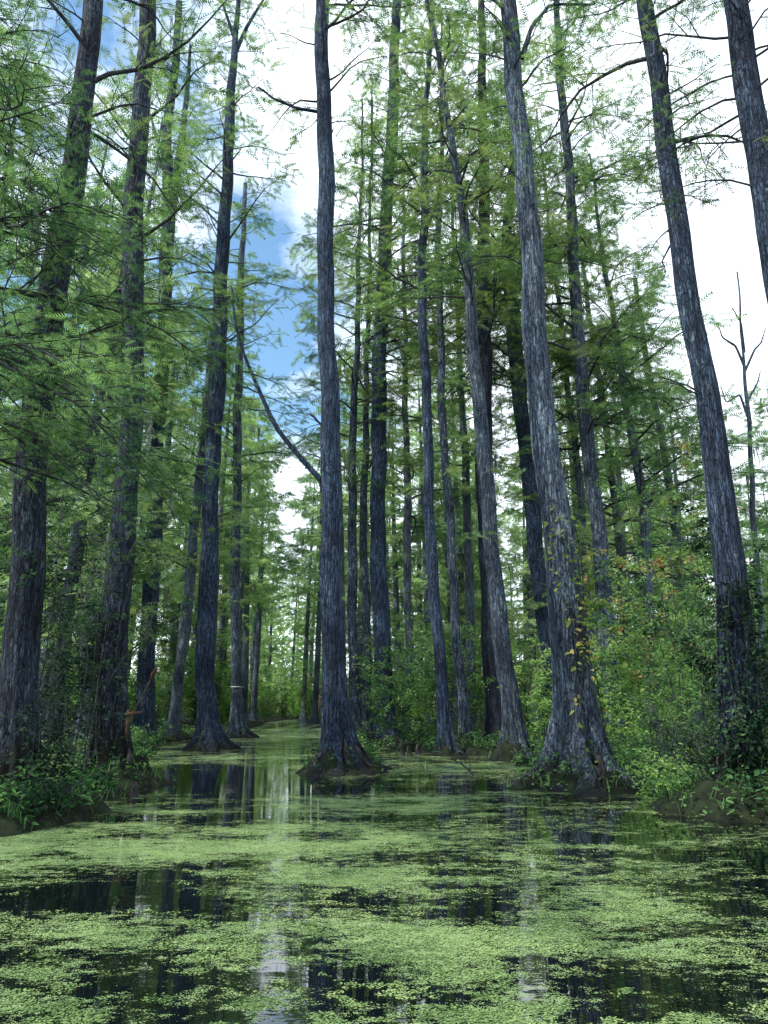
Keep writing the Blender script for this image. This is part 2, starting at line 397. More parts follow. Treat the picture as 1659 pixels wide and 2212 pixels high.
T('T12', 1698, [(1262, 1698, 124), (1240, 1500, 98), (1203, 1150, 75), (1166, 800, 60), (1138, 400, 48), (1110, 100, 42), (1098, 0, 39)], 27,
  'biggest right cypress with a broad pale buttressed foot and a yellow leaved vine', 13, bark='bark_light', flare=1.3, z0=14, n=30, Lmax=2.8, fs=.34, dens=1., bare=6, lob=.22,
  specials=[([(1128, 120), (1150, 50), (1190, 5), (1290, 8)], 12, 4, 0)])
T('T13', 1618, [(1330, 1618, 44), (1302, 1250, 38), (1268, 900, 34), (1246, 700, 30), (1240, 500, 25), (1215, 250, 20), (1198, 0, 14)], 34,
  'mossy cypress behind the shrubs to the right of the biggest trunk', 14, bark='bark_foot', flare=.6, z0=11, n=74, Lmax=4.3, fs=.48, bare=8, moss=16, dens=.92)
T('T14', 1752, [(1608, 1752, 96), (1592, 1500, 86), (1562, 1200, 70), (1520, 850, 56), (1458, 450, 47), (1420, 180, 42), (1400, 0, 39)], 22,
  'tall dark cypress leaning left at the right edge, shrubs wrapped round its foot', 15, bark='bark_edge', flare=1., z0=10, n=24, Lmax=2.5, fs=.25, bare=9, ft=FT_NEAR, dens=1.1)
T('T15', 1765, [(1800, 1765, 96), (1765, 1300, 84), (1700, 850, 76), (1655, 500, 66), (1618, 200, 58), (1585, 0, 52)], 20,
  'dark trunk crossing the upper right corner with a feathery spray', 16, bark='bark_edge', flare=.5, z0=8.6, n=46, Lmax=2.6, fs=.22, bare=3, ft=FT_NEAR, dens=1.4, wr=.006)
cypress([(-330, 1800, 40), (-300, 1300, 36), (-230, 600, 26), (-190, 200, 16)], 8.2, 12.5,
        'bright green young cypress whose feathery boughs hang in from the left edge', 17, bark='bark_dark', leafm='needle_near',
        flare=.4, z0=4.0, n=54, Lmax=3.6, fs=.18, dens=1.5, azc=.25, azw=.8, bare=0, droop=.8, el=(-.1, .45), ft=FT_NEAR, wr=.006)
MIDS = [
 (108, 1640, 40, 23, 'bark_dark', 4.0, 42, 3.4, 'dark mossy cypress just right of the far left trunk'),
 (178, 1618, 32, 25, 'bark_far_hazed', 5, 44, 3.6, 'narrow cypress between the two big left trunks'),
 (372, 1600, 28, 22, 'bark_far_hazed', 7, 38, 2.9, 'thin leafy cypress between the forked tree and the mound tree'),
 (768, 1612, 28, 28, 'bark_foot', 9, 46, 2.9, 'dark narrow cypress right beside the middle trunk'),
 (796, 1604, 24, 31, 'bark_foot', 11, 48, 3.2, 'narrow trunk tucked left of the slightly curved cypress'),
 (1205, 1600, 28, 33, 'bark_far_hazed', 12, 54, 4.0, 'leafy cypress seen behind the biggest right trunk'),
 (1420, 1608, 30, 26, 'bark_far_hazed', 6, 64, 4.4, 'broad leafy cypress between the right trunks, shrubs in front'),
 (1510, 1596, 26, 20, 'bark_far_hazed', 6, 42, 3.4, 'shorter leafy cypress left of the right edge trunk'),
 (20, 1628, 34, 22, 'bark_far_hazed', 4.5, 44, 3.8, 'leafy cypress behind the far left trunk'),
 (885, 1598, 24, 31, 'bark_far_hazed', 9, 50, 3.5, 'leafy cypress filling the gap before the slender pair'),
 (1020, 1594, 26, 33, 'bark_far_hazed', 12, 50, 3.9, 'leafy cypress filling the gap after the slender pair'),
 (1370, 1594, 24, 29, 'bark_far_hazed', 8, 56, 4.3, 'leafy cypress right of the mossy one behind the shrubs'),
 (1290, 1602, 24, 31, 'bark_far_hazed', 12, 50, 4.2, 'tall leafy cypress crowding behind the mossy right one'),
]
for i, (px, py, w, H, bk, z0, n, Lm, lab) in enumerate(MIDS):
    D = depth(py); rr = random.Random(i); ln = rr.uniform(-25, 25)
    top = 829.5+(px-829.5)*.8
    cypress([(px, py, w), ((px*2+top)/3+ln, 1100, w*.8), (top+ln*.4, 600, w*.4)], D, H, lab, 100+i, bark=bk, leafm='needle' if i % 2 else 'needle_far_hazed', flare=.5, z0=z0, n=n,
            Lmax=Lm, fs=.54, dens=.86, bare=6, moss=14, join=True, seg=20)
cypress([(1650, 1620, 14), (1632, 1200, 13), (1618, 900, 11), (1610, 760, 6)], depth(1604), 21, 'bare dead tree with crooked limbs against the white sky at right', 140,
        bark='bark_far_hazed', n=0, bare=0, flare=.3, name='dead_tree', seg=14,
        specials=[([(1612, 790), (1590, 745), (1560, 730), (1548, 700)], 6, 2, 0), ([(1612, 800), (1635, 750), (1650, 735), (1662, 700)], 6, 2, 0),
                  ([(1618, 900), (1600, 850), (1570, 870), (1556, 830)], 6, 2, 0), ([(1620, 860), (1644, 820), (1655, 790)], 5, 2, 0),
                  ([(1612, 760), (1600, 700), (1575, 670)], 5, 2, 0)])

# ------------------------------------------------------------------ banks
def poly(pts):
    a = np.array([gpt(*p) for p in pts]); return a
Lp = poly([(40, 1812), (150, 1788), (235, 1740), (325, 1702), (345, 1640), (352, 1606), (500, 1590), (560, 1574), (600, 1557)])
Rp = poly([(1760, 1790), (1640, 1762), (1500, 1742), (1300, 1714), (1175, 1700), (1140, 1665), (1070, 1636), (890, 1626), (795, 1612), (725, 1590), (703, 1573), (692, 1557)])
def nz(x, y, s, o=0): return mnoise.noise(Vector((x*s+o, y*s-o, o*.37)))
def xl(y): return float(np.interp(y, np.concatenate([[Lp[0, 1]-1.2], Lp[:, 1], [92, 400]]), np.concatenate([[-16], Lp[:, 0], [-10, -60]])))
def xr(y): return float(np.interp(y, np.concatenate([[Rp[0, 1]-1.0], Rp[:, 1], [92, 400]]), np.concatenate([[16], Rp[:, 0], [-10.5, -70]])))
MOUNDS = []
for key, root, P, R, D in TREES:
    mr = {'T6': .85, 'T12': 1.25, 'T4': .65, 'T5': .6, 'T8': .5, 'T9': .75, 'T7': 1.1, 'T2': 1.0, 'T14': 1.1, 'T1': 1.0}.get(key, .7)
    MOUNDS.append((root.location.x, root.location.y, mr))
def gz(x, y):
    d = max(xl(y)-x, x-xr(y))+.5*nz(x, y, .8, 3)+.3*nz(x, y, 2.6, 7)
    s = min(1, max(0, d/.5)); s = s*s*(3-2*s)
    z = -.35+s*(.47+.16*nz(x, y, 1.5, 5))+.2*min(1, max(0, d/6))
    for mx, my, r in MOUNDS:
        q = (x-mx)**2+(y-my)**2
        if q < 9: z = max(z, -.35+(.74+.5*nz(x, y, 3.5, 9))*math.exp(-q/(r*r)*.75))
    return z
def axis(a, b, st, outer):
    return np.concatenate([-np.array(outer[::-1])+a, np.arange(a, b, st), np.array(outer)+b])
outs = [.5, 1.5, 3, 6, 12, 25, 50, 100, 200, 400]
gx = axis(-14, 14, .14, outs); gy = np.concatenate([np.array([-400, -100, -20, 0, 4]), np.arange(6, 30, .15), np.arange(30, 42, .3), 42+np.array([1, 2, 4, 7, 11, 16, 24, 35, 45, 50, 64, 80, 150, 400.])])
def grid(name, gx, gy, fz, mat, label=None):
    X, Y = np.meshgrid(gx, gy); Z = np.array([[fz(x, y) for x in gx] for y in gy])
    nx, ny = len(gx), len(gy); i = np.arange(ny-1)[:, None]*nx; j = np.arange(nx-1)[None]
    F = np.stack([i+j, i+j+1, i+nx+j+1, i+nx+j], -1).reshape(-1, 4)
    mb = MB(); mb.add(np.stack([X, Y, Z], -1).reshape(-1, 3), F); o = mb.build(name, mat)
    o['kind'] = 'structure'; return o, X, Y, Z
ground, GX, GY, GZ = grid('ground', gx, gy, gz, M['soil'])

# ------------------------------------------------------------------ water with duckweed
BUMPS = []
for px, py, rx, ry, a in [(120, 1830, 2.4, .55, .5), (500, 1790, 2.6, .6, .4), (900, 1745, 3, .7, .35), (180, 1930, 1.3, .4, -.5),
                          (400, 1905, .9, .3, -.25), (330, 2030, 1.8, .45, .35), (120, 2150, 1.2, .3, .2), (350, 2140, .3, .25, -.35), (630, 1970, .35, .8, -.4),
                          (650, 2140, .4, .4, -.4), (860, 2160, .3, .25, -.35), (1280, 1990, 1.1, .45, .4), (1150, 1890, 1.2, .35, .25), (1100, 2120, .8, .3, .15),
                          (1450, 2120, .6, .3, -.4), (1560, 1960, .6, .4, -.35), (1400, 1800, 2.0, .6, -.2), (1580, 1860, 1.4, .6, -.3), (720, 1700, 1.4, 1.0, -.6),
                          (440, 1690, 2.0, 2.6, -.9), (530, 1670, 1.4, 2.4, -.5), (1250, 1735, 1.6, .6, -.45), (950, 2050, .8, .4, .25), (1560, 2060, .6, .25, .3), (1000, 1660, 2, 1.4, .4), (640, 1580, 4, 16, .6),
                          (860, 1840, .8, .4, -.25), (1000, 1960, .5, .3, -.3), (200, 2060, .4, .25, -.3), (780, 1930, .5, .4, -.3), (1180, 2060, .35, .2, -.3)]:
    x, y = gpt(px, py); BUMPS.append((x, y, rx, ry, a))
def dens(x, y):
    d = .41+.50*nz(x*.7, y, .45, 2)+.60*nz(x*.65, y*1.25, 1.2, 11)+.70*nz(x*.75, y*1.3, 2.8, 17)
    for bx, by, rx, ry, a in BUMPS:
        q = ((x-bx)/rx)**2+((y-by)/ry)**2
        if q < 9: d += a*math.exp(-q)
    return d
wx = axis(-9, 9, .1, [.6, 1.5, 3, 6, 12, 25, 60, 150, 400]); wy = np.concatenate([np.array([-400, -50, -5, 1, 2.]), np.arange(3, 14, .1), np.arange(14, 45, .4), np.array([48, 55, 70, 90, 130, 200, 400.])])
def water_mat():
    m, nt, out = newmat('swamp_water')
    at = N(nt, 'ShaderNodeAttribute'); at.attribute_name = 'weed'
    g = N(nt, 'ShaderNodeNewGeometry')
    mpn = N(nt, 'ShaderNodeMapping'); mpn.inputs['Scale'].default_value = (.85, 1.3, 1)
    nt.links.new(g.outputs['Position'], mpn.inputs[0])
    n1 = N(nt, 'ShaderNodeTexNoise'); n1.inputs['Scale'].default_value = 7; n1.inputs['Detail'].default_value = 8; n1.inputs['Roughness'].default_value = .8
    nt.links.new(mpn.outputs[0], n1.inputs[0])
    v = N(nt, 'ShaderNodeTexVoronoi'); v.inputs['Scale'].default_value = 125
    nt.links.new(g.outputs['Position'], v.inputs[0])
    sepc = N(nt, 'ShaderNodeSeparateColor'); nt.links.new(v.outputs['Color'], sepc.inputs[0])
    d = math_(nt, 'ADD', at.outputs['Fac'], math_(nt, 'MULTIPLY', math_(nt, 'SUBTRACT', n1.outputs[0], .5), 5.0))
    d = math_(nt, 'ADD', math_(nt, 'MULTIPLY', math_(nt, 'SUBTRACT', d, .5), 2.4), .5)
    m1 = math_(nt, 'LESS_THAN', sepc.outputs[0], d)
    m2 = math_(nt, 'LESS_THAN', v.outputs['Distance'], math_(nt, 'ADD', .38, math_(nt, 'MULTIPLY', d, .14)))
    mask = math_(nt, 'MULTIPLY', m1, m2)
    wb = N(nt, 'ShaderNodeBsdfPrincipled'); wb.inputs['Base Color'].default_value = (.002, .004, .004, 1)
    wb.inputs['Roughness'].default_value = .008; wb.inputs['IOR'].default_value = 1.65
    mpw = N(nt, 'ShaderNodeMapping'); mpw.inputs['Scale'].default_value = (1.2, 3.5, 1)
    nt.links.new(g.outputs['Position'], mpw.inputs[0])
    nw = N(nt, 'ShaderNodeTexNoise'); nw.inputs['Scale'].default_value = 1.6; nw.inputs['Detail'].default_value = 3
    nt.links.new(mpw.outputs[0], nw.inputs[0])
    bw = N(nt, 'ShaderNodeBump'); bw.inputs['Strength'].default_value = .06; bw.inputs['Distance'].default_value = .02
    nt.links.new(nw.outputs[0], bw.inputs['Height']); nt.links.new(bw.outputs[0], wb.inputs['Normal'])
    n2 = N(nt, 'ShaderNodeTexNoise'); n2.inputs['Scale'].default_value = 1.3; n2.inputs['Detail'].default_value = 4
    nt.links.new(g.outputs['Position'], n2.inputs[0])
    f = math_(nt, 'ADD', math_(nt, 'MULTIPLY', sepc.outputs[1], .35), math_(nt, 'MULTIPLY', n2.outputs[0], .8))
    cr = ramp(nt, [(.25, (.085, .15, .055)), (.55, (.20, .30, .11)), (.85, (.34, .44, .18))], f)
    db = N(nt, 'ShaderNodeBsdfPrincipled'); db.inputs['Roughness'].default_value = .55; db.inputs['Specular IOR Level'].default_value = .25
    nt.links.new(cr.outputs[0], db.inputs['Base Color'])
    b2 = N(nt, 'ShaderNodeBump'); b2.inputs['Strength'].default_value = .8; b2.inputs['Distance'].default_value = .005
    nt.links.new(math_(nt, 'ADD', sepc.outputs[2], math_(nt, 'MULTIPLY', v.outputs['Distance'], -1.2)), b2.inputs['Height']); nt.links.new(b2.outputs[0], db.inputs['Normal'])
    mx = N(nt, 'ShaderNodeMixShader'); nt.links.new(mask, mx.inputs[0]); nt.links.new(wb.outputs[0], mx.inputs[1]); nt.links.new(db.outputs[0], mx.inputs[2])
    nt.links.new(mx.outputs[0], out.inputs[0]); return m
water, WX, WY, WZ = grid('water', wx, wy, lambda x, y: 0.0, water_mat())
dv = np.array([dens(x, y) for y in wy for x in wx], dtype=np.float32)
at = water.data.attributes.new('weed', 'FLOAT', 'POINT'); at.data.foreach_set('value', dv)

rng = np.random.default_rng(77)
acc = []
cand = 200000
ys = 3.4+(rng.random(cand)**1.7)*8; xs = rng.uniform(-.56, .56, cand)*(ys+.5)
rn = rng.normal(0, .12, cand)
for x, y, r_ in zip(xs, ys, rn):
    if dens(x, y)+1.3*nz(x, y*1.4, 6, 23)+.6*nz(x, y*1.2, 17, 29) > .66+r_: acc.append((x, y))
acc = np.array(acc); n = len(acc)
k = 5; th = np.arange(k)*2*PI/k
rr_ = rng.uniform(.0025, .0052, n)*(1+.06*acc[:, 1]); rot = rng.uniform(0, 6.28, n); tx = rng.normal(0, .16, n); ty = rng.normal(0, .16, n)
lx = np.cos(th[None]+rot[:, None])*rr_[:, None]*1.25; ly = np.sin(th[None]+rot[:, None])*rr_[:, None]
lz = lx*tx[:, None]+ly*ty[:, None]+rng.uniform(.003, .006, n)[:, None]
V = np.stack([acc[:, 0:1]+lx, acc[:, 1:2]+ly, lz], -1).reshape(-1, 3)
mb = MB(); mb.add(V, np.arange(n*k).reshape(n, k))
M['weed'] = leaf_mat('duckweed_leaf', [(.1, (.09, .155, .055)), (.5, (.20, .30, .11)), (.9, (.35, .45, .18))], .25, 1.2)
o = mb.build('duckweed', M['weed'], None, (0, 0, 0), False); tag(o, 'bright green duckweed floating in patches on the dark water', 'duckweed', None, 'stuff')

# ------------------------------------------------------------------ bank growth
def sample_bank(n, y0, y1, pw, rng, xlim=.62, zmin=.03):
    out_ = []
    while len(out_) < n:
        y = y0+(y1-y0)*rng.random()**pw; x = rng.uniform(-xlim, xlim)*(y+1); z = gz(x, y)
        if z > zmin: out_.append((x, y, z))
    return np.array(out_)
B = sample_bank(9000, 8.5, 42, 1.6, rng, .62, .0)
h = rng.uniform(.06, .24, len(B)); a = rng.uniform(0, 6.28, len(B)); lean = rng.uniform(.3, 1., len(B))*h
dx = np.stack([np.cos(a), np.sin(a), 0*a], 1); w = .004+.0005*B[:, 1]
sd = np.stack([-np.sin(a), np.cos(a), 0*a], 1)*w[:, None]
zv = np.array([0, 0, 1.])
V = np.stack([B-sd, B+sd, B+dx*(lean*.4)[:, None]+zv*(h*.6)[:, None]+sd*.7, B+dx*(lean*.4)[:, None]+zv*(h*.6)[:, None]-sd*.7,
              B+dx*lean[:, None]+zv*h[:, None]], 1).reshape(-1, 3)
b = np.arange(len(B))[:, None]*5
mb = MB(); mb.add(V, b+np.array([[0, 1, 2, 3]])); mb.F.append(b+np.array([[3, 2, 4]]))
o = mb.build('bank_grass', M['leaf'], None, (0, 0, 0), False); tag(o, 'green grass tufts growing over the muddy banks', 'grass', None, 'stuff')
B = sample_bank(6200, 8.5, 40, 1.5, rng, .62, .0)
B = B[(B[:, 0] > 0) | (rng.random(len(B)) < .6)]
Pq = np.repeat(B, 9, 0)+rng.normal(0, .06, (len(B)*9, 3)); Pq[:, 2] = np.repeat(B[:, 2], 9)+rng.uniform(.0, .34, len(Pq))
aa = rng.uniform(0, 6.28, len(Pq)); ee = rng.uniform(-.3, .8, len(Pq))
mb = MB(); mb.add(*leaves(Pq, np.stack([np.cos(aa)*np.cos(ee), np.sin(aa)*np.cos(ee), np.sin(ee)], 1), rng.uniform(.025, .085, len(Pq))*(1+.025*Pq[:, 1]), rng, .5))
o = mb.build('bank_herbs', M['leaf'], None, (0, 0, 0), False); tag(o, 'low leafy herbs covering the swamp banks', 'herbs', None, 'stuff')

def shrub(loc, r, h, n_st, leafn, ls, mat, label, seed, group=None, name='shrub', asp=.42, stemr=.012, low=.25):
    rng = np.random.default_rng(seed); root = empty(name, loc, label, 'shrub', group)
    st = MB(); P_, D_ = [], []; per = max(1, leafn//(n_st*9))
    for i in range(n_st):
        az = rng.uniform(0, 6.28); q0 = np.array([rng.normal(0, r*.12), rng.normal(0, r*.12), -.1]); L = h*rng.uniform(.5, 1.2)
        el = math.atan2(h, r*rng.uniform(.2, 1.)); sp = limb_path(rng, q0, az, el, L*1.05, 9, .25, .16)
        st.add(*tube(sp, np.linspace(stemr, stemr*.3, 9), 5))
        for k in range(9):
            f = low+(1-low)*(k+rng.random())/9; ii = min(int(f*8), 7); q = sp[ii]+(sp[ii+1]-sp[ii])*(f*8-ii)
            tp = limb_path(rng, q, az+rng.uniform(-1.9, 1.9), rng.uniform(-.1, .8), r*rng.uniform(.35, .75), 5, .5, .25)
            st.add(*tube(tp, np.linspace(stemr*.4, stemr*.15, 5), 3))
            for _ in range(per):
                u = rng.uniform(.15, 4); jj = min(int(u), 3); rr = tp[jj]+(tp[jj+1]-tp[jj])*(u-jj)
                P_.append(rr+rng.normal(0, ls*.5, 3)); a_ = rng.uniform(0, 6.28); e_ = rng.uniform(-.7, .6)
                D_.append((math.cos(a_)*math.cos(e_), math.sin(a_)*math.cos(e_), math.sin(e_)))
    st.build('stems', M['twig'], root)
    lf = MB(); lf.add(*leaves(P_, D_, rng.uniform(.6, 1.3, len(P_))*ls, rng, asp)); lf.build('foliage', M[mat], root, (0, 0, 0), False)
    return root
def at_g(px, py):
    x, y = gpt(px, py); return (x, y, max(0, gz(x, y)))
shrub(at_g(1520, 1712), 1.4, 4.8, 12, 4000, .085, 'leaf', 'tall loose shrub in front left of the right edge trunk', 201)
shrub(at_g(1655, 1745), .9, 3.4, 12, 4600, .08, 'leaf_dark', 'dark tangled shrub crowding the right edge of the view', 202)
shrub(at_g(1430, 1680), 1.2, 3.4, 10, 3400, .085, 'leaf_sun_bright', 'light green bush on the right bank between the two big trunks', 203)
shrub(at_g(1450, 1665), 1.4, 6.6, 10, 2800, .12, 'leaf_autumn', 'thin shrub with yellow and reddish leaves beside the right edge trunk', 204, asp=.6)
shrub(at_g(1345, 1655), 1.3, 3.4, 10, 3600, .095, 'leaf_sun_bright', 'sunlit green bush just behind the biggest right trunk', 205)
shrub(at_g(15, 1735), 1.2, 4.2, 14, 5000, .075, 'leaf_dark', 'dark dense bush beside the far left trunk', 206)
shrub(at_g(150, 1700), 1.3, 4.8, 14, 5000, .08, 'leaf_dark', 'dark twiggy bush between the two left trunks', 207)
shrub(at_g(125, 1778), .35, .5, 8, 240, .13, 'leaf', 'leafy marsh plant with long pointed leaves at the left waterline', 208, name='marsh_plant', asp=.28, stemr=.006)
shrub(at_g(30, 1785), .4, .6, 8, 220, .12, 'leaf', 'broad leaved plant at the lower left edge of the bank', 209, name='marsh_plant', asp=.3, stemr=.006)
shrub(at_g(215, 1722), .35, .4, 8, 200, .11, 'leaf', 'small leafy plant at the roots of the dark left trunk', 210, name='marsh_plant', asp=.32, stemr=.005)
shrub(at_g(85, 1765), .6, 1.1, 12, 1500, .06, 'leaf_dark', 'low dark shrub behind the marsh plants at lower left', 221)
shrub(at_g(1540, 1745), .7, 1.2, 12, 1800, .06, 'leaf_dark', 'low dark shrub at the waterline left of the right edge trunk', 222)
shrub(at_g(325, 1640), .6, 1.0, 8, 900, .08, 'leaf', 'low bush on the left bank behind the torch', 211)
shrub(at_g(790, 1640), .6, .9, 9, 1100, .08, 'leaf', 'low bush growing on the right of the middle mound', 212)
shrub(at_g(755, 1662), .35, .7, 7, 400, .09, 'leaf_sun_bright', 'small plant sprouting against the middle trunk', 213, name='marsh_plant', stemr=.005)
shrub(at_g(850, 1622), 1.1, 3.2, 12, 3200, .1, 'leaf', 'rounded bush hiding the foot of the slightly curved cypress', 214)
shrub(at_g(905, 1612), 1.3, 3.6, 12, 3200, .12, 'leaf_sun_bright', 'bright bush between the curved cypress and the slender pair', 215)
shrub(at_g(1040, 1606), 1.6, 4.4, 12, 3600, .13, 'leaf_sun_bright', 'wide bush between the slender pair and the leaning cypress', 216)
shrub(at_g(1165, 1630), 1.0, 3.2, 10, 3000, .1, 'leaf_sun_bright', 'bush between the leaning cypress and the biggest right trunk', 217)
shrub(at_g(1330, 1700), .6, .6, 10, 600, .08, 'leaf', 'low plants at the right of the pale buttressed foot', 218, name='marsh_plant', stemr=.005)
shrub(at_g(1190, 1694), .4, .5, 8, 400, .08, 'leaf', 'low tuft at the left of the pale buttressed foot', 219, name='marsh_plant', stemr=.005)
shrub(at_g(1440, 1722), .7, .8, 10, 900, .08, 'leaf_sun_bright', 'low leafy clump along the right waterline', 220, name='marsh_plant', stemr=.006)

# ------------------------------------------------------------------ background forest
protos = []
for i in range(6):
    H = 25+i*1.2
    rng = np.random.default_rng(300+i)
    P0 = np.stack([.35*np.sin(np.linspace(0, 2.5, 60)+i), .3*np.cos(np.linspace(0, 2, 60)*1.3+i), np.linspace(-.3, H, 60)], 1); P0[:, :2] -= P0[0, :2]
    R0 = np.interp(P0[:, 2], [0, H*.5, H], [.30, .21, .03])
    g = 'cypresses crowding the background forest'
    root = empty('background_cypress', (0, 0, 0), 'slender cypress in the crowd of thin mossy trunks far back in the forest', 'tree', g)
    mb = MB(); mb.add(*trunk_mesh(P0, R0, rng, .9, .1, 12)); mb.build('trunk', M['bark_far_hazed'], root)
    Pf, Df, Sf = [], [], []; bb = MB(); tips = []
    z0 = [4, 7, 11, 5, 9, 3.5][i]; nb = [54, 48, 40, 52, 42, 58][i]
    for j in range(nb):
        z = z0+(H-z0)*(j+rng.random())/nb; u = (z-z0)/(H-z0); idx = np.searchsorted(P0[:, 2], z)-1
        L = [3.2, 2.9, 3.5, 3.6, 3.0, 3.3][i]*(.75+.45*math.sin(PI*min(1, u+.1)))*(1-.4*u)*rng.uniform(.35, 1.3)
        bp = limb_path(rng, P0[idx], rng.uniform(0, 6.28), rng.uniform(0, .7), L, 6, .5)
        bb.add(*tube(bp, np.linspace(.035, .006, 6), 4)); foliate(rng, bb, bp, L, Pf, Df, Sf, .76, .82, .45, .15, False)
        tips += [bp[2], bp[4]]
    bb.build('branches', M['twig'], root)
    f = MB(); f.add(*fronds(Pf, Df, np.array(Sf), rng, FT_FAR)); f.build('crown', M['needle_far_hazed'], root, (0, 0, 0), False)
    mm = MB(); moss_strands(rng, [tips[q] for q in rng.choice(len(tips), 26, replace=False)], mm, 5, (.4, 1.5), .035); mm.build('hanging_moss', M['moss'], root, (0, 0, 0), False)
    protos.append(root)
used = set(); rr = random.Random(5); placed = []
def place_bg(px, Dm, i, s):
    x = (px-829.5)/FP*(Dm*1.035)
    if i not in used:
        o = protos[i]; used.add(i); o.location = (x, Dm, 0); o.rotation_euler = (0, 0, rr.uniform(0, 6)); o.scale = (s, s, s)
    else: o = dup(protos[i], (x, Dm, 0), rr.uniform(0, 6.28), s)
    placed.append((x, Dm))
for px, Dm, i, s in [(235, 27, 0, .85), (140, 33, 2, 1), (60, 38, 0, 1), (410, 44, 4, .9), (478, 48, 2, .95), (492, 62, 4, 1), (548, 62, 2, .95), (532, 76, 4, 1.05), (398, 60, 5, .95), (562, 84, 2, 1.0),
                     (668, 80, 4, .95), (598, 118, 4, .95), (640, 128, 2, 1), (560, 108, 3, .95), (678, 104, 2, 1.05), (650, 145, 4, 1), (580, 138, 2, 1), (545, 98, 4, 1.1),
                     (690, 66, 2, .95), (745, 46, 1, .95), (862, 55, 1, .95), (905, 70, 5, 1), (1000, 52, 1, 1),
                     (1255, 50, 4, 1.05), (1330, 54, 3, 1.1), (1390, 58, 5, 1.1), (1470, 50, 4, .85), (1560, 46, 3, .7), (1700, 34, 5, .55), (340, 40, 1, .95), (300, 50, 5, 1), (1290, 64, 4, 1), (1440, 66, 2, 1), (1640, 58, 0, .65), (-60, 28, 5, 1), (-160, 36, 3, 1)]:
    place_bg(px, Dm, i, s)
tries = 0
while len(placed) < 165 and tries < 8000:
    tries += 1
    Dm = 46+rr.random()*90; px = rr.uniform(-120, 1780); x = (px-829.5)/FP*Dm*1.035
    if Dm < 92 and xl(Dm)-1.0 < x < xr(Dm)+1.0: continue
    if 575 < px < 685: continue
    if min((x-a)**2+(Dm-b)**2 for a, b in placed) < 7: continue
    place_bg(px, Dm, rr.choice([0, 1, 2, 2, 3, 4, 4, 5]), rr.uniform(.75, 1.05)*(0.75 if px > 1480 else 1))

us = []
for i, mt in enumerate(['leaf_sun_bright', 'leaf_sun_bright', 'needle_far_hazed']):
    r_ = shrub((0, 0, 0), 2.0, 5+i*1.3, 12, 3200, .25, mt, 'green understory bush in the thicket between the background trunks', 400+i, 'understory bushes among the background trees', 'understory_bush', .5, .03, .1); us.append(r_)
u_used = set(); k = 0; tries = 0
fixed = [(570, 96, 1), (600, 99, .8), (630, 97, .9), (655, 95, .8), (585, 108, 1.1), (645, 106, 1.), (670, 90, .9), (555, 84, .8), (690, 80, .9)]
while k < 105 and tries < 6000:
    tries += 1
    if k < len(fixed): px, Dm, s = fixed[k]; x = (px-829.5)/FP*Dm*1.035; i = k % 3
    else:
        Dm = 29+rr.random()**1.3*80; px = rr.uniform(-120, 1780); x = (px-829.5)/FP*Dm*1.035
        if Dm < 92 and xl(Dm)-.6 < x < xr(Dm)+1.6: continue
        i = rr.randrange(3); s = rr.uniform(.4, 1.15)*(1 if Dm > 45 else .75)
    z = max(0, gz(x, Dm))
    if i not in u_used:
        u_used.add(i); o = us[i]; o.location = (x, Dm, z); o.scale = (s, s, s)
    else: dup(us[i], (x, Dm, z), rr.uniform(0, 6.28), s)
    k += 1
rng = np.random.default_rng(9)
n = 46000; Y_ = rng.uniform(118, 170, n); X_ = np.where(rng.random(n) < .6, rng.uniform(-.66, .66, n), rng.uniform(-.24, 0, n))*Y_
Zm = 13+5*np.sin(X_*.21)+4*np.sin(X_*.53+1)+6*np.sin(X_*1.3+Y_*.1)+4*np.sin(X_*2.9+Y_*.3)
Z_ = rng.random(n)**1.5*np.clip(Zm, 4, 28)*1.2
a_ = rng.uniform(0, 6.28, n); e_ = rng.uniform(-.6, .6, n)
mb = MB(); mb.add(*leaves(np.stack([X_, Y_, Z_], 1), np.stack([np.cos(a_)*np.cos(e_), np.sin(a_)*np.cos(e_), np.sin(e_)], 1), rng.uniform(.5, 1.1, n), rng, .6))
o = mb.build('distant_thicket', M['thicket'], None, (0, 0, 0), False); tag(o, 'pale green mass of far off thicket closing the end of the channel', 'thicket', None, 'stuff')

# ------------------------------------------------------------------ small things
TD = {t[0]: t for t in TREES}
for key, nroot, L, rr0, hm in [('T6', 30, .7, .06, .7), ('T12', 30, .7, .06, .7), ('T2', 22, .7, .06, .6), ('T14', 24, .7, .065, .7), ('T9', 14, .5, .045, .5), ('T4', 14, .42, .04, .4), ('T7', 8, .6, .05, .5), ('T8', 8, .4, .035, .4), ('T1', 12, .6, .05, .3)]:
    _, root, P, R, D = TD[key]; rg = np.random.default_rng(sum(map(ord, key)))
    r0 = float(np.interp(.1, P[:, 2], R))
    for i in range(nroot):
        a = i/nroot*6.28+rg.uniform(-.2, .2); q = []
        Lr = L*rg.uniform(.4, 1.2); h0 = rg.uniform(.35, 1)*hm; tw = rg.normal(0, .6)
        for s in np.linspace(0, 1, 9):
            rad = r0*1.3+Lr*s; q.append((math.cos(a+tw*s)*rad, math.sin(a+tw*s)*rad, h0*(1-s)**2.2-.12*s+.045*rg.normal()))
        q = np.array(q); rads = np.linspace(rr0, rr0*.3, 9)*rg.uniform(.4, 1.3)*(1+.2*rg.normal(size=9)); rads[0] = .004
        b = MB(); b.add(*tube(q, rads, 7)); b.build('root', M['root'], root)
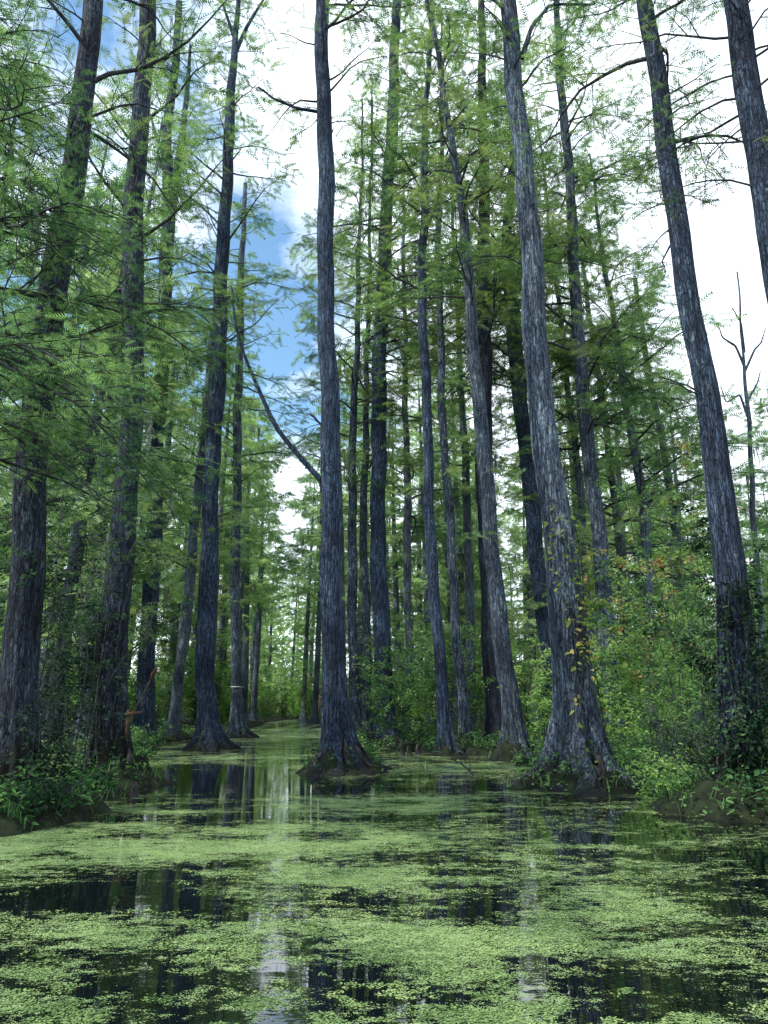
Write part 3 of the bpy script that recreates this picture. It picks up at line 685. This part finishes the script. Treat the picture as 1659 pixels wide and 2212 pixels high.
def knee(px, py, h, label, seed):
    rg = np.random.default_rng(seed); x, y, z = at_g(px, py); zz = np.linspace(-.15, h, 9); P_ = np.stack([.03*np.sin(zz*9+seed), .03*np.cos(zz*7), zz], 1)
    R_ = np.interp(zz, [-.15, h*.3, h*.8, h], [.11, .07, .045, .008]); ph = rg.uniform(0, 6)
    b = MB(); b.add(*tube(P_, R_, 12, mod=lambda th: 1+.18*np.cos(3*th+ph)[None]*np.ones((9, 1))+.1*np.cos(5*th)[None]))
    o = b.build('cypress_knee', M['root']); o.location = (x, y, z-.03); tag(o, label, 'cypress knee')
knee(868, 1632, .42, 'tallest brown knobby root knee by the bushes right of the middle mound', 1)
knee(884, 1634, .3, 'shorter knobby root knee right of the tallest one', 2)
knee(905, 1630, .35, 'root knee nearest the slender pair of cypresses', 3)
knee(1290, 1716, .25, 'low root knee in front of the pale buttressed foot', 4)
knee(100, 1772, .3, 'brown root knee among the leafy plants at lower left', 5)
knee(285, 1722, .26, 'root knee at the waterline right of the dark left trunk', 6)
x, y = gpt(1015, 1676)
b = MB()
mainp = np.array([(-.32, 0, .30), (-.15, .02, .22), (0, 0, .1), (.12, -.03, -.06)]); b.add(*tube(mainp, np.array([.012, .02, .024, .026]), 6))
b.add(*tube(np.array([(0, 0, .1), (.02, .02, .22), (-.03, .03, .36)]), np.array([.016, .011, .005]), 5)); b.add(*tube(np.array([(-.15, .02, .22), (-.2, .05, .34), (-.3, .04, .42)]), np.array([.012, .008, .004]), 5))
o = b.build('fallen_branch', M['root']); o.location = (x, y, 0); tag(o, 'dark broken branch poking out of the water right of the middle trunk', 'branch')

def box(mb, c, s, rot=0):
    c = np.array(c); s = np.array(s)/2; bv = min(s)*.25
    V = []
    for z in (-1, -.999+bv/s[2], .999-bv/s[2], 1):
        ins = bv if abs(z) == 1 else 0
        for sx, sy in ((-1, -1), (1, -1), (1, 1), (-1, 1)): V.append((sx*(s[0]-ins), sy*(s[1]-ins), z*s[2]))
    V = np.array(V); ca, sa = math.cos(rot), math.sin(rot)
    V = np.stack([V[:, 0]*ca-V[:, 2]*sa, V[:, 1], V[:, 0]*sa+V[:, 2]*ca], 1)+c
    F = [(3, 2, 1, 0), (12, 13, 14, 15)]
    for l in range(3):
        for j in range(4): F.append((l*4+j, l*4+(j+1) % 4, l*4+4+(j+1) % 4, l*4+4+j))
    mb.add(V, F)
def torch(px, py0, D, s, label):
    p, sc1 = unp(px, py0, D)
    root = empty('wooden_torch', tuple(p), label, 'torch')
    b = MB(); box(b, (0, 0, .0), (.05*s, .04*s, .55*s)); b.build('post', M['brown_wood'], root)
    b = MB(); box(b, (.13*s, -.035*s, .2*s), (.30*s, .03*s, .045*s), .12); b.build('bracket_arm', M['brown_wood'], root)
    a = np.array([.06*s, -.08*s, .05*s]); e = np.array([.52*s, -.10*s, 1.05*s]); t = np.linspace(0, 1, 12)[:, None]
    b = MB(); b.add(*tube(a+(e-a)*t, np.full(12, .014*s), 8)); b.build('handle', M['brown_wood'], root)
    t = np.linspace(.8, 1.06, 10)[:, None]; b = MB(); b.add(*tube(a+(e-a)*t, np.array([.012, .028, .038, .042, .046, .046, .048, .046, .038, .005])*s, 12)); b.build('head', M['brown_wood'], root)
torch(275, 1562, depth(1712), .8, 'brown wooden torch slanting from a bracket beside the dark left trunk')
torch(690, 1520, depth(1660), .72, 'brown wooden torch fixed left of the middle trunk')
_, root, P, R, D = TD['T5']
for py in (1484, 1497):
    p, s = unp(511, py, D); z = p[2]; cx_ = np.interp(z, P[:, 2], P[:, 0])-root.location.x; cy_ = np.interp(z, P[:, 2], P[:, 1])-root.location.y
    r = float(np.interp(z, P[:, 2], R))*1.1
    b = MB(); b.add(*tube(np.array([(cx_, cy_, z-.025), (cx_, cy_, z-.02), (cx_, cy_, z+.02), (cx_, cy_, z+.025)]), np.array([r*.9, r, r, r*.9]), 20)); b.build('marker_band', M['white_paint' if py == 1484 else 'brown_wood'], root)
M['vine'] = leaf_mat('vine_leaf', [(.1, (.08, .15, .04)), (.5, (.22, .28, .08)), (.95, (.42, .34, .11))], .4, 2)
def vine(key, label, nst, zlo, zhi, nl, s0, s1, mat, seed, low=.4, flare=.3):
    _, root, P, R, D = TD[key]
    rg = np.random.default_rng(seed); vr = empty('climbing_vine', (root.location.x, root.location.y, 0), label, 'vine')
    st = MB(); Pl, Dl = [], []; off = np.array([root.location.x, root.location.y, 0])
    for v_ in range(nst):
        z = np.linspace(.3, rg.uniform(zlo, zhi), 40); a = -PI/2+rg.uniform(-1.2, 1.2)+.35*np.sin(z*1.7+v_); r = np.interp(z, P[:, 2], R)*(1.08+flare*2.2*np.exp(-z/.5))+.02
        q = np.stack([np.interp(z, P[:, 2], P[:, 0])+np.cos(a)*r, np.interp(z, P[:, 2], P[:, 1])+np.sin(a)*r, z], 1)-off
        st.add(*tube(q, np.full(40, .008), 4))
        for k_ in range(nl):
            i = rg.integers(2, 40); aa = a[i]+rg.normal(0, .35)
            if z[i] < 2.0 and rg.random() > low: continue
            Pl.append(q[i]+np.array([math.cos(aa), math.sin(aa), 0])*.06+rg.normal(0, .04, 3)); e = rg.uniform(-.9, .2); a3 = aa+rg.uniform(-1.2, 1.2); Dl.append((math.cos(a3)*math.cos(e), math.sin(a3)*math.cos(e), math.sin(e)))
    st.build('stem', M['twig'], vr)
    lf = MB(); lf.add(*leaves(Pl, Dl, rg.uniform(s0, s1, len(Pl)), rg, .55)); lf.build('foliage', M[mat], vr, (0, 0, 0), False)
vine('T12', 'yellow green leafed vine climbing the biggest right trunk', 5, 3.8, 5.6, 60, .08, .15, 'vine', 8, .2)
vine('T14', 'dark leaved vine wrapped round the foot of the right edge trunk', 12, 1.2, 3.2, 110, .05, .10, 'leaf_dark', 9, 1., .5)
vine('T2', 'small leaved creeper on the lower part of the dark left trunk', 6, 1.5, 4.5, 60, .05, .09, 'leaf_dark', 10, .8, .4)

# ------------------------------------------------------------------ sky, sun, camera
SA, SE = math.radians(-114), math.radians(48)
S = Vector((math.sin(SA)*math.cos(SE), math.cos(SA)*math.cos(SE), math.sin(SE)))
L_ = bpy.data.lights.new('sun', 'SUN'); L_.energy = 5.0; L_.angle = math.radians(.5); L_.color = (1, .97, .90)
so = bpy.data.objects.new('sun', L_); COL.objects.link(so); so.rotation_euler = (-S).to_track_quat('-Z', 'Y').to_euler(); so.location = (0, 0, 60)
w = bpy.data.worlds.new('World'); sc.world = w; w.use_nodes = True; nt = w.node_tree; nt.nodes.clear()
out = N(nt, 'ShaderNodeOutputWorld'); bg = N(nt, 'ShaderNodeBackground'); nt.links.new(bg.outputs[0], out.inputs[0])
sky = N(nt, 'ShaderNodeTexSky'); sky.sky_type = 'NISHITA'; sky.sun_disc = False; sky.sun_elevation = SE; sky.sun_rotation = SA
sky.air_density = 1.0; sky.dust_density = .3; sky.ozone_density = 2
bg.inputs[1].default_value = .15
tc = N(nt, 'ShaderNodeTexCoord')
mp = N(nt, 'ShaderNodeMapping'); mp.inputs['Scale'].default_value = (1, 1, 1.4); nt.links.new(tc.outputs['Generated'], mp.inputs[0])
n1 = N(nt, 'ShaderNodeTexNoise'); n1.inputs['Scale'].default_value = 5.5; n1.inputs['Detail'].default_value = 6; n1.inputs['Roughness'].default_value = .55
nt.links.new(mp.outputs[0], n1.inputs[0])
def dotm(v, lo, hi):
    vm = N(nt, 'ShaderNodeVectorMath'); vm.operation = 'DOT_PRODUCT'; nt.links.new(tc.outputs['Generated'], vm.inputs[0])
    vv = Vector(v).normalized(); vm.inputs[1].default_value = vv
    mr = N(nt, 'ShaderNodeMapRange'); mr.interpolation_type = 'SMOOTHSTEP'; mr.inputs['From Min'].default_value = lo; mr.inputs['From Max'].default_value = hi
    nt.links.new(vm.outputs['Value'], mr.inputs['Value']); return mr.outputs[0]
sep = N(nt, 'ShaderNodeSeparateXYZ'); nt.links.new(tc.outputs['Generated'], sep.inputs[0])
hz = N(nt, 'ShaderNodeMapRange'); hz.inputs['From Min'].default_value = .38; hz.inputs['From Max'].default_value = .22; nt.links.new(sep.outputs[2], hz.inputs['Value'])
nn = N(nt, 'ShaderNodeMapRange'); nn.inputs['From Min'].default_value = .38; nn.inputs['From Max'].default_value = .62; nt.links.new(n1.outputs[0], nn.inputs['Value'])
f = math_(nt, 'ADD', nn.outputs[0], math_(nt, 'MULTIPLY', hz.outputs[0], .9))
f = math_(nt, 'ADD', f, math_(nt, 'MULTIPLY', dotm((.55, .8, .55), .80, .95), .85))
f = math_(nt, 'ADD', f, math_(nt, 'MULTIPLY', dotm((-.02, .66, .78), .97, .995), .6))
f = math_(nt, 'SUBTRACT', f, math_(nt, 'MULTIPLY', dotm((-.128, .866, .46), .978, .995), .6))
f = math_(nt, 'SUBTRACT', f, math_(nt, 'MULTIPLY', dotm((-.3, .861, .66), .94, .99), .2), True)
skc = mix(nt, 1.0, sky.outputs[0], (1.7, 2.0, 1.9), 'MULTIPLY')
c = mix(nt, f, skc, (11.8, 13.0, 14.4))
nt.links.new(c, bg.inputs[0])

cam = bpy.data.cameras.new('camera'); co = bpy.data.objects.new('camera', cam); COL.objects.link(co)
co.location = (0, 0, CH); co.rotation_euler = (PI/2+PT, 0, 0)
cam.sensor_fit = 'VERTICAL'; cam.sensor_height = 36; cam.lens = 18/(1106/FP); cam.clip_end = 2000; cam.clip_start = .05
sc.camera = co
sc.view_settings.view_transform = 'Standard'; sc.view_settings.look = 'None'; sc.view_settings.exposure = 0
